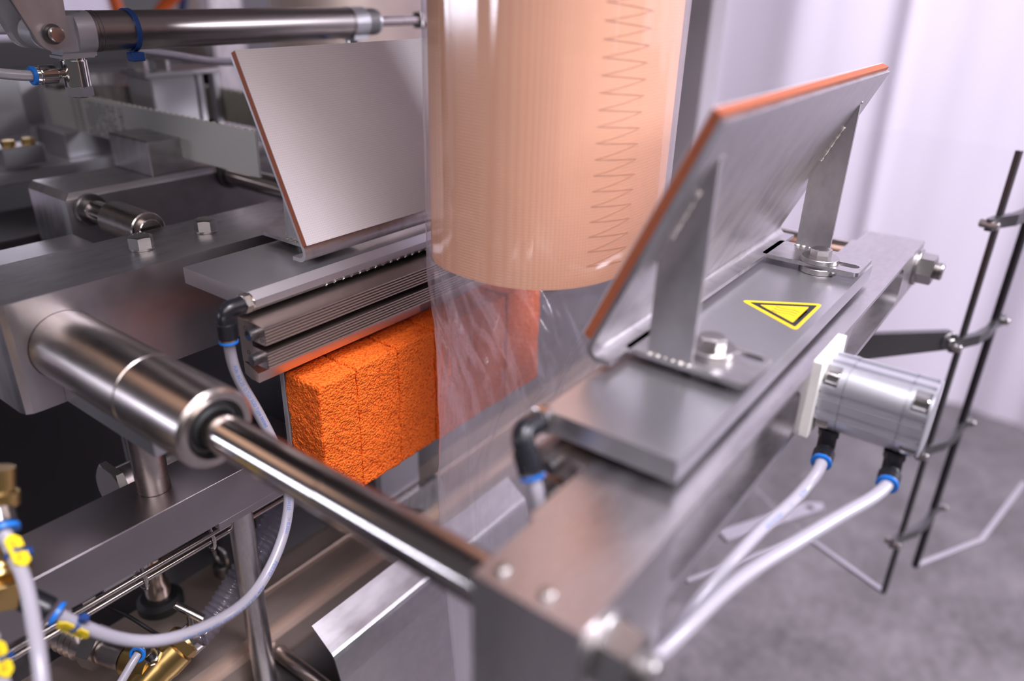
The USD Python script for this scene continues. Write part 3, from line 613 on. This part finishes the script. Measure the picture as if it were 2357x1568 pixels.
# toothed belt loop on edge
bxl, yb, Rb = 425.0, 985.0, 75.0
def belt_mesh(off, th, z0, z1):
    a = np.linspace(-np.pi / 2, np.pi / 2, 24)
    P = [(bxl, 600.0)] + [(bxl + Rb - Rb * math.cos(q), yb + Rb * math.sin(q) + 0) for q in np.linspace(0, np.pi, 24)] + [(bxl + 2 * Rb, 600.0)]
    return prism(LineString(P).buffer(th / 2, cap_style='flat', join_style='round'), 'z', z0, z1)
t = Thing('toothed_belt', 'cream toothed drive belt standing on edge behind the tilted white board', 'belt')
t.add('band', belt_mesh(0, 2.4, -172.5, -131.5), 'belt_face', 40)
for side, x0 in ((1, bxl + 1.2), (-1, bxl + 2 * Rb - 1.2)):
    for k in range(36):
        y = 606 + 10 * k
        q = bx(min(x0, x0 + side * 4), max(x0, x0 + side * 4), y, y + 5.4, -172.0, -131.0, 1.1)
        t.add('tooth', q, 'cream_belt', 30)
marks = []
r_ = np.random.default_rng(3)
for row in range(9):
    z = -136.5 - 4.0 * row
    marks.append(bx(bxl - 1.25, bxl - 1.2, 921 + 14, 921 - 2 + 10, z - 1.4, z, 0.01)); marks.append(bx(bxl - 1.25, bxl - 1.2, 921 + 2, 921 - 8, z - 1.4, z, 0.01))
    for c in range(8):
        y = 905 - 9.2 * c
        if c == 7: y -= 6
        for q in range(3):
            if r_.random() < 0.8: marks.append(bx(bxl - 1.25, bxl - 1.2, y - 2.7 * q, y - 2.7 * q - 1.9, z - 2.3 + r_.random() * 0.5, z + 0.4, 0.01))
t.add('printing', cat(*marks), 'dark_grey_paint', False, label='smudged dark rows of illegible printing')
t.done()
one('belt_pulley', pipe((bxl + Rb, yb, -178), (bxl + Rb, yb, -126), Rb - 5.4, Rb - 16, 1, 64), 'brushed_steel', 'steel pulley inside the left bend of the cream toothed belt', 'pulley')

# blocks and shafts of the drive behind the grey beam
def blk(name, b, lab, mt='machined_aluminium', c='block', bev=1.2): one(name, bx(*b, bev), mt, lab, c)
cb = prism(Polygon([(720, -250), (720, -192), (721, -190), (722, -186), (792, -186), (792, -250)]), 'x', 303, 700)
cb = cut(cb, prism(Polygon([(296, -200), (296, -180), (308, -180)]), 'y', 700, 800)) if False else cb
cb = cut(cb, trimesh.convex.convex_hull([(x, y, z) for y in (700, 820) for x, z in ((290, -192.5), (290, -170), (310.5, -183), (303, -192.5))]))
t = Thing('carriage_block', 'wide grey carriage block with a bright chamfer behind the grey beam, two shafts plugged in', 'block')
t.add('body', cb, 'machined_aluminium', 25)
for x in (322, 471): t.add('seal_ring', pipe((x, 720, -203 if x < 400 else -196), (x, 714, -203 if x < 400 else -196), 14.5, 10, 1), 'dark_steel')
t.done()
one('guide_shaft', cyl((322, 716, -203), (322, 616, -203), 10.2, 0.6), 'polished_steel', 'polished shaft with a bigger pinkish collar on it, behind the grey beam', 'shaft')
one('shaft_collar', cyl((322, 676, -203), (322, 620, -203), 15.5, 1.0, 64), 'turned_steel', 'bright pinkish round collar on the shaft behind the grey beam', 'collar')
one('guide_shaft', cyl((471, 716, -196), (471, 616, -196), 11, 0.6), 'polished_steel', 'second polished shaft, just left of the foot of the tilted white board', 'shaft')
blk('support_block', (389, 475, 723, 795, -186, -152), 'grey upright block under the middle of the cream belt')
blk('support_block', (407, 470, 933, 1002, -202, -173), 'grey block under the left end of the cream belt', 'anodised_grey')
blk('cross_rail', (60, 452, 913, 1030, -216, -202), 'long dark edged flat rail left of the belt blocks', 'anodised_grey', 'rail')
blk('cross_rail', (60, 900, 800, 908, -290, -240), 'deep dark rail below the flat rail at the left edge', 'black_panel', 'rail')
blk('side_plate', (250, 391, 978, 990, -176, -112), 'upright grey plate at the far left edge behind the chromed fitting', 'satin_aluminium', 'plate')
blk('bearing_upright', (392, 432, 1030, 1066, -178, -122), 'dark upright behind the left bend of the belt', 'anodised_grey', 'upright')
t = Thing('bearing_block', 'grey bearing block with a flat cover and two hex nuts, above the belt', 'block')
t.add('body', bx(474, 529, 850, 900, -190, -112, 1.5), 'anodised_grey'); t.add('cover', bx(470, 566, 852, 905, -112, -106, 0.8), 'machined_aluminium')
for x, y in ((484, 890), (500, 872)): t.add('nut', hexa((x, y, -106), Z, 19, 11, 2, 0.2), 'bolt_steel', 25)
for x in (535, 556): t.add('leg', bx(x, x + 8, 856, 866, -190, -111, 1), 'satin_aluminium')
t.add('pedestal', bx(474, 566, 850, 900, -240, -190, 1), 'dark_grey_paint'); t.done()
t = Thing('clamp_block', 'small pale block with two screws at the left edge below the upright plate', 'block')
t.add('body', bx(330, 372, 905, 935, -196, -176, 1), 'satin_aluminium')
for x in (340, 360): t.add('screw', hexa((x, 912, -176), Z, 12, 7, 1), 'brass', 25)
t.done()
blk('floor_tray', (60, 303, 640, 720, -236, -222), 'light grey flat piece at the left edge below the chamfered carriage block', 'satin_aluminium', 'tray', 2)
blk('drive_housing', (-260, 380, 1180, 1500, -260, 240), 'black housing in the top left corner behind the clevis', 'black_panel', 'housing', 4)
blk('background_upright', (985, 1065, 1500, 1530, -1450, 500), 'narrow steel upright behind the round cylinder, left of the wide steel drum', 'brushed_steel', 'panel', 2)
blk('background_upright', (1075, 1150, 1520, 1545, -1450, 500), 'dark upright next to the wide steel drum in the background', 'dark_steel', 'panel', 2)
one('film_drum', cyl((1480, 1820, -1450), (1480, 1820, 700), 330, 6, 96), 'tray_steel', 'big blurred brownish steel drum at the top middle behind the piston rod', 'drum', smooth=True)
blk('machine_cabinet', (380, 1130, 1560, 2200, -1450, -170), 'dark machine base cabinet behind the belt drive', 'dark_steel', 'cabinet', 4)
hose('air_hose', [(735, 1376, -90), (736, 1390, -60), (738, 1404, -20), (742, 1420, 40)], 10, 'thick orange hose at the top left, the straight one left', 'orange_plastic', None)
hose('air_hose', [(760, 1322, -86), (775, 1318, -66), (805, 1300, -36), (850, 1262, 10)], 10, 'thick orange hose at the top left, the slanted one right', 'orange_plastic', None)
hose('air_hose', [(850, 1390, -125), (856, 1395, -90), (876, 1405, -48), (900, 1450, 10)], 7, 'blue hose at the top behind the round cylinder, right of the orange hoses', 'dark_blue_plastic', None)

blk('packaging_machine', (40, 1090, 190, 1470, 335, 1150), 'big steel machine body above the beige tube, out of the picture overhead', 'brushed_steel', 'machine', 6)

# ------------------------------------------------------------------ below the grey beam
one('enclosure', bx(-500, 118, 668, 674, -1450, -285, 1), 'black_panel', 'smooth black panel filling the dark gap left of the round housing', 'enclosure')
one('enclosure', bx(262, 1095, 614, 620, -1450, -282, 0.5), 'dark_grey_paint', 'grey flat panel under the grey beam behind the left elbow hose', 'enclosure')
t = Thing('bracket_bar', 'grey flat bar under the round housing with a rounded screw foot at its end', 'bar')
t.add('bar', bx(194, 238, 417, 531, -281, -266, 0.8), 'satin_aluminium'); t.add('screw_foot', cyl((212, 428, -266), (212, 428, -284), 9.5, 0.6), 'anodised_grey'); t.done()
one('support_post', cyl((218, 480, -281), (218, 480, -346), 11.6, 0.5, 64), 'turned_steel', 'short round steel post standing on the lower rail below the housing', 'post')
t = Thing('lower_rail', 'long flat grey rail running under the post at the lower left', 'rail')
t.add('bar', bx(-120, 335, 450, 499, -382, -346, 0.25), 'rail_aluminium'); t.add('lip', bx(246, 335, 450.3, 490, -388.5, -382, 0.4), 'rail_aluminium'); t.done()
t = Thing('hex_coupling', 'large hex nut with round shank half hidden behind the lower rail', 'nut')
t.add('nut', hexa((229, 566, -394), -X, 46, 7, 2), 'bolt_steel', 25); t.add('shank', cyl((229, 566, -394), (330, 566, -394), 19, 1), 'turned_steel'); t.add('mount', bx(318, 330, 540, 592, -560, -372, 1), 'dark_grey_paint'); t.done()
t = Thing('support_column', 'round steel leg rising from the bottom edge to the lower rail, crossed by the hose', 'leg')
t.add('leg', cyl((276, 470, -1450), (276, 470, -388.5), 10, 0.3, 56), 'brushed_steel'); t.done()
one('foot_collar', lathe((276, 470, -625), -Z, [(0, 10), (0, 15), (20, 18), (40, 18), (40, 10), (0, 10)], 48), 'turned_steel', 'dark steel collar on the round leg at the bottom edge', 'collar')
t = Thing('wire_guide', 'pair of thin shiny wires with two bent hooks under the lower rail', 'wire')
for z, y in ((-404, 470), (-412, 472)): t.add('wire', sweep(np.array([(x, y, z) for x in np.linspace(-60, 420, 20)]), 2.3, 12), 'polished_steel')
for x in (193, 250): t.add('hook', sweep(smooth_path([(x, 470, -386), (x, 470, -404), (x, 470.0, -418), (x - 0.3, 471.5, -420), (x - 0.6, 476, -420.5), (x - 1.2, 487, -421)], 1.5), 1.5, 10), 'polished_steel')
t.done()
t = Thing('sensor_bracket', 'small pale bracket with a domed screw under the lower rail', 'bracket')
t.add('tab', bx(166, 200, 476, 479, -412, -382, 0.4), 'satin_aluminium'); t.add('dome_screw', lathe((188, 476, -396), -Y, [(0, 0), (0, 5.5), (3, 5.5), (3.2, 4.6), (5.5, 3.6), (6.8, 0)], 36), 'nickel', 40)
t.add('clip', bx(150, 160, 474, 480, -414, -382, 0.6), 'nickel'); t.add('brass_insert', bx(206, 222, 486, 496, -408, -382, 0.6), 'brass'); t.done()
t = Thing('collecting_tray', 'brownish brushed steel tray with stepped front edge at the bottom left of centre', 'tray')
t.add('sheet', prism(Polygon([(610, -560), (610, -563), (500, -563), (500, -575), (497, -575), (497, -560)]), 'x', 120, 1000), 'tray_steel', 20)
t.add('step', prism(Polygon([(497, -575), (488, -575), (488, -640), (491, -640), (491, -578), (497, -578)]), 'x', 120, 1000), 'tray_steel', 20)
t.add('ridge', bx(120, 1000, 531, 534, -560, -557, 0.8), 'tray_steel'); t.done()
one('tray_beam', bx(160, 1000, 486, 420, -720, -600, 1), 'dark_steel', 'dark beam between the brown tray and the pale folded sheet', 'beam')
t = Thing('tie_shaft', 'short thin shaft with a pinkish highlight at the bottom, right of the round leg', 'shaft')
t.add('shaft', cyl((304, 486, -590), (304, 380, -590), 7, 0.5), 'turned_steel'); t.done()
P = LineString([(409, -495), (386.7, -511.6), (384.5, -513.6), (382.8, -517), (377, -538), (340, -760)]).buffer(0.9, cap_style='flat', join_style='round')
one('chute_sheet', prism(P, 'x', 288.5, 560), 'machined_aluminium', 'pale folded sheet metal chute at the bottom, its end plain and bent', 'chute')
t = Thing('sensor_cable_box', 'small blurred pale housing below the sponge, left of the film', 'housing')
t.add('body', bx(455, 520, 500, 555, -520, -455, 4), 'satin_aluminium'); t.add('cover', prism(Polygon([(470, -520), (540, -520), (556, -552), (520, -556)]), 'y', 492, 500), 'brushed_steel', 20); t.done()
blk('inner_frame', (345, 1095, 562, 576, -559, -418), 'dark inner frame plate behind the sponge, seen through the film', 'dark_grey_paint', 'plate')

# corrugated hose, brass valve and small parts at the lower left
pth = smooth_path([(222, 497, -519), (234, 491, -512), (247.3, 488.0, -503.1), (276.9, 490, -482), (308.4, 494, -461), (345, 502, -438), (380, 512, -420)], 0.9)
one('corrugated_hose', sweep(pth, 11.2 + 0.9 * np.sin(np.arange(len(pth)) * 1.15), 28), 'clear_hose', 'ribbed transparent hose running up behind the round leg', 'hose', smooth=True)
t = Thing('brass_valve', 'brass branch valve with chromed union and black elbow at the bottom left', 'valve')
a, b = np.array((178.1, 503.0, -530.0)), np.array((218.0, 496.0, -517.0))
def along(p, q, prof, n=48): p, q = np.asarray(p, float), np.asarray(q, float); return lathe(p, q - p, prof, n)
t.add('body', cat(along((166, 503, -545), (222, 495, -514), [(0, 0), (0, 13), (3, 14.5), (40, 14.5), (44, 15.5), (58, 15.5), (60, 13), (60, 0)]), along((196, 500, -524), (184, 534, -522), [(0, 0), (0, 13.5), (24, 13.5), (26, 12), (26, 0)])), 'brass', 35)
t.add('union', along((186.5, 526, -522), (178, 548, -519.5), [(0, 0), (0, 11), (3, 11.5), (20, 11.5), (21, 10), (24, 10), (24, 0)]), 'turned_steel', 35)
t.add('union_nut', hexa((178.8, 546, -519.6), np.array((-8.5, 22, 2.5)), 31, 13, 2, 0.3), 'bolt_steel', 25)
t.add('ribbed_tail', along((174, 558, -518), (165, 590, -514), [(0, 0), (0, 12.5)] + [(3 + 3 * k, 16 if k % 2 else 13.4) for k in range(8)] + [(27, 13), (36, 18), (36, 0)]), 'turned_steel', 25)
t.add('outlet_nut', hexa((219, 495.5, -516), np.array((12, -3, 7.0)), 27, 8, 1.2), 'brass', 25); t.done()
elbow('black elbow with blue ring on the brass valve at the bottom edge', (197, 498, -512), (192, 494.5, -494), (182.5, 488, -489), r=6.4)
hose('air_hose', [(182.5, 488, -489), (176, 485.5, -491.5), (164.4, 482.2, -498.0), (145.9, 478.1, -511.3), (125, 474, -530)], 3.2, 'thin pale hose dropping from the blue ring of the brass valve elbow')
t = Thing('hose_clamp', 'chromed tee bolt hose clamp on the ribbed transparent hose', 'clamp')
t.add('band', lathe((226, 495, -517), np.array((12, -5, 8.0)), [(0, 11.8), (0, 12.8), (9, 12.8), (9, 11.8), (0, 11.8)], 40), 'nickel')
t.add('tee_bolt', cyl((226, 504, -481), (236.7, 482.2, -492), 3.6, 0.6), 'nickel'); t.add('trunnion', cyl((229, 489, -504), (231, 493, -488), 3.2, 0.6), 'nickel'); t.done()
hose('cable', [(178, 585, -470), (184.6, 566.2, -476.0), (191.4, 550.6, -483.7), (200.4, 536.1, -493.4), (207, 522.0, -503), (222, 522.0, -530), (232, 515, -552)], 1.6, 'thin black cable hanging behind the pale printed hose at the lower left', 'black_rubber', cat_='cable')
t = Thing('rubber_foot', 'black rubber foot with a shiny stud, blurred, standing on the brown tray', 'machine foot')
t.add('pad', lathe((255, 598, -560), Z, [(0, 0), (0, 21), (8, 21), (12, 17), (12, 0)], 40), 'black_rubber'); t.add('stud', lathe((255, 598, -548), Z, [(0, 0), (0, 12), (14, 11), (20, 9), (48, 9), (48, 0)], 32), 'polished_steel', 30); t.done()
t = Thing('ring_bolt', 'grey ring on a small base, blurred left of the round leg', 'ring bolt')
ringp = np.array([(318 + 3 * math.sin(a) * 0, 588 + 11 * math.cos(a), -536 + 11 * math.sin(a)) for a in np.linspace(0, 2 * np.pi, 40)])
t.add('ring', sweep(ringp, 2.8, 14), 'brushed_steel'); t.add('base', cyl((318, 588, -560), (318, 588, -547), 9, 1), 'dark_steel'); t.done()

# brass manifold at the left edge
t = Thing('brass_manifold', 'brass hex fitting with black push-in connector at the far lower left edge', 'pipe fitting')
t.add('brass_hex', hexa((98, 436, -332), np.array((5, -7, 22.0)), 27, 20, 1.5, 0.2), 'brass', 25)
t.add('brass_neck', along((101.5, 430, -316), (109, 443, -283), [(0, 0), (0, 9), (2, 10.2), (4, 9), (6, 10.2), (8, 9), (10, 10.5), (20, 10.5), (20, 0)]), 'brass', 25)
t.add('brass_cap', along((114, 446, -283), (120, 450, -262), [(0, 0), (0, 11), (8, 11), (10, 9), (22, 9), (22, 0)]), 'brass', 25)
t.add('nickel_nut', hexa((97, 439.6, -325.5), np.array((8, -11, -9.0)), 17, 7, 1), 'nickel', 25)
t.add('connector', along((100.0, 436.5, -328.4), (117.4, 412.8, -349.3), [(0, 0), (0, 5.6), (6, 5.6), (8, 7.2), (29, 7.6), (31, 7.0), (31, 0)]), 'black_plastic', 40)
t.add('release_collar', along((116.2, 414.4, -347.9), (117.4, 412.8, -349.3), [(0, 0), (0, 6.9), (0.9, 6.9), (0.9, 7.5), (2.6, 7.5), (2.8, 6.6), (2.8, 0)]), 'blue_plastic', 40)
t.add('socket', along((111.5, 437, -281.5), (108.6, 428.5, -288.2), [(0, 0), (0, 7.4), (8, 7.4), (8, 0)]), 'nickel')
t.add('upper_collar', along((108.9, 429.4, -287.5), (108.3, 427.6, -288.9), [(0, 0), (0, 8.0), (2.6, 8.0), (2.8, 6.6), (2.8, 0)]), 'blue_plastic'); t.done()
H2 = [(108.0, 427.3, -289.1), (106.4, 418.9, -295.0), (103.6, 401.9, -304.7), (97.0, 382.8, -316.2), (90.5, 366.1, -324.8), (81.0, 347.5, -340.6), (70, 330, -360)]
hose('air_hose', H2, 3.9, 'blurred white air hose running down the lower left corner, with a yellow tag')
def tag_on(path, k, lab, txt, turn):
    """a cable marker strapped on a hose: yellow plate, lettering and tie."""
    p = smooth_path(path, 1.0); T, _, _ = frames(p); c, tt = p[k], T[k]
    e = -c / np.linalg.norm(c); e = e - tt * (e @ tt); e /= np.linalg.norm(e); w = np.cross(e, tt)
    e, w = e * math.cos(turn) + w * math.sin(turn), w * math.cos(turn) - e * math.sin(turn)
    t = Thing('hose_tag', lab, 'tag')
    L, H = 10.5, 4.3
    poly = Polygon([(-L, -1.0), (-L * 0.72, -H), (L * 0.72, -H), (L, -1.0), (L, 1.0), (L * 0.72, H), (1.9, H), (1.9, H * 0.55), (-1.9, H * 0.55), (-1.9, H), (-L * 0.72, H), (-L, 1.0)])
    m = trimesh.creation.extrude_polygon(poly, 1.0, engine='earcut'); v = m.vertices
    o = c + e * 4.3
    m.vertices = o + v[:, :1] * tt + v[:, 1:2] * w + v[:, 2:] * e; t.add('plate', m, 'yellow_tag', 20)
    t.add('lettering', map_text(txt, 3.0, o + e * 1.02 - tt * 6.5 - w * 2.6, tt, w, 0.06), 'black_print', False)
    ang = np.linspace(0, 2 * np.pi, 40)
    loop = lambda s: np.array([c + tt * s + (e * math.cos(a) + w * math.sin(a)) * (4.5 + 0.9 * max(0, math.cos(a)) ** 2) for a in ang])
    t.add('tie', cat(sweep(loop(-0.6), 0.7, 8), sweep(loop(0.6), 0.7, 8)), 'dark_blue_plastic', 40)
    b_ = bx(-2.4, 2.4, 4.6, 9.6, -2.6, 2.0, 0.7); v = b_.vertices; b_.vertices = c + v[:, :1] * tt + v[:, 1:2] * w + v[:, 2:] * e
    t.add('tie_head', b_, 'dark_blue_plastic'); t.done()
tag_on(H2, 15, 'yellow tag strapped to the blurred hose at the left edge', '05KT8', 0.5)
tag_on(list(reversed(H1)), 12, 'yellow tag strapped to the printed hose beside the black connector', '05KT8', -1.0)
H3 = [(84, 412, -338), (79.4, 401.8, -346.0), (78, 395.4, -354.4), (74, 386, -366), (68, 374, -384)]
hose('air_hose', H3, 3.9, 'short pale hose in the lowest left corner carrying a third yellow tag')
tag_on(H3, 14, 'yellow tag cut off by the bottom left corner of the picture', '05KT8', 0.6)

# ------------------------------------------------------------------ stainless upright and clear guards at the right
one('steel_upright', bx(1100, 1152, 471, 760, -1450, 700, 3), 'pale_paint', 'tall pale steel upright behind the right edge of the film', 'upright')
G = Thing('safety_guard', 'clear hinged guard panes with black edges and four dark clips at the right', 'guard')
def guard(pts, z0, z1, lab, edge_at):
    G.add('pane', prism(LineString(pts).buffer(3.0, cap_style='flat', join_style='round'), 'z', z0, z1), 'acrylic', 25, label=lab)
    pi = len(G.parts) - 1
    a, b = np.array(pts[edge_at[0]], float), np.array(pts[edge_at[1]], float); u = (b - a) / np.linalg.norm(b - a); w = np.array([-u[1], u[0]])
    e = 3.4 if edge_at[2] else 2.4
    q = [a - u * 2.0 + w * e, a + u * 3.5 + w * e, a + u * 3.5 - w * e, a - u * 2.0 - w * e]
    G.add('edge_profile', prism(Polygon(q), 'z', z0, z1), 'black_panel' if edge_at[2] else 'dark_steel', 20, label='dark edge profile', under=pi)
    G.add('bottom_edge', prism(LineString(pts).buffer(3.3, cap_style='flat'), 'z', z0 - 1.5, z0 + 2.5), 'satin_aluminium', 25, label='bright frosted bottom edge', under=pi)
guard([(754.2, 259.2), (941.4, 163.1), (894.7, 50.4)], -700, -139, 'left bent pane with thin dark edge', (2, 1, 0))
guard([(972.3, 29.8), (1089.9, -33.6), (1290.1, -67.0)], -700, 150, 'right bent pane with thick black edge', (0, 1, 1))
e1, e2 = np.array((894.7, 50.4)), np.array((972.3, 29.8)); du = (e2 - e1) / np.linalg.norm(e2 - e1); dn = np.array((-du[1], du[0]))
for z in (-209, -343, -480, -608):
    c0 = e1 - du * 22; pts = [c0, e1 - du * 4, e1 + du * 22 - dn * 6, e1 + du * 50 - dn * 6, e2 + du * 4, e2 + du * 22]
    hi = G.add('hinge_clip', prism(LineString([tuple(p) for p in pts]).buffer(3.6, join_style='round'), 'z', z - 6, z + 6), 'dark_steel', 40)
    for p in (c0, e2 + du * 20):
        p0 = np.array((*p, z)); G.add('screw', cyl(p0 - np.array((*dn, 0)) * 9, p0 + np.array((*dn, 0)) * 9, 4.2, 0.8), 'bolt_steel', under=hi)
A0, A1 = np.array((0, 0, -336.0)), np.array((0, 0, -338.0))
A0[:2] = e1 - du * 26 + dn * 6; A1[:2] = A0[:2] + np.array((-0.74, 0.67)) * 260
d_ = (A1 - A0) / np.linalg.norm(A1 - A0); n_ = np.cross(d_, Z); n_ /= np.linalg.norm(n_)
hull = trimesh.convex.convex_hull([p + n_ * s + Z * h for p, hh in ((A0, 10.5), (A1, 21)) for s in (-4, 4) for h in (-hh, hh)])
ai = G.add('arm', hull, 'dark_steel', 20, label='tapered grey flat arm'); G.add('knuckle', cyl(A0 - n_ * 6, A0 + n_ * 6, 10, 1), 'dark_steel', under=ai); G.add('pin', cyl(A0 - n_ * 9, A0 + n_ * 9, 4, 0.8), 'bolt_steel', under=ai)
G.done()
t = Thing('floor_bracket', 'flat pinkish bracket with a hole near the bottom of the guard pane', 'bracket')
P = Polygon([(857, 262), (1000, 186), (1014, 166), (1000, 160), (845, 244)]).difference(Point(990, 178).buffer(6))
t.add('plate', prism(P, 'z', -690, -684), 'satin_aluminium', 20); t.done()
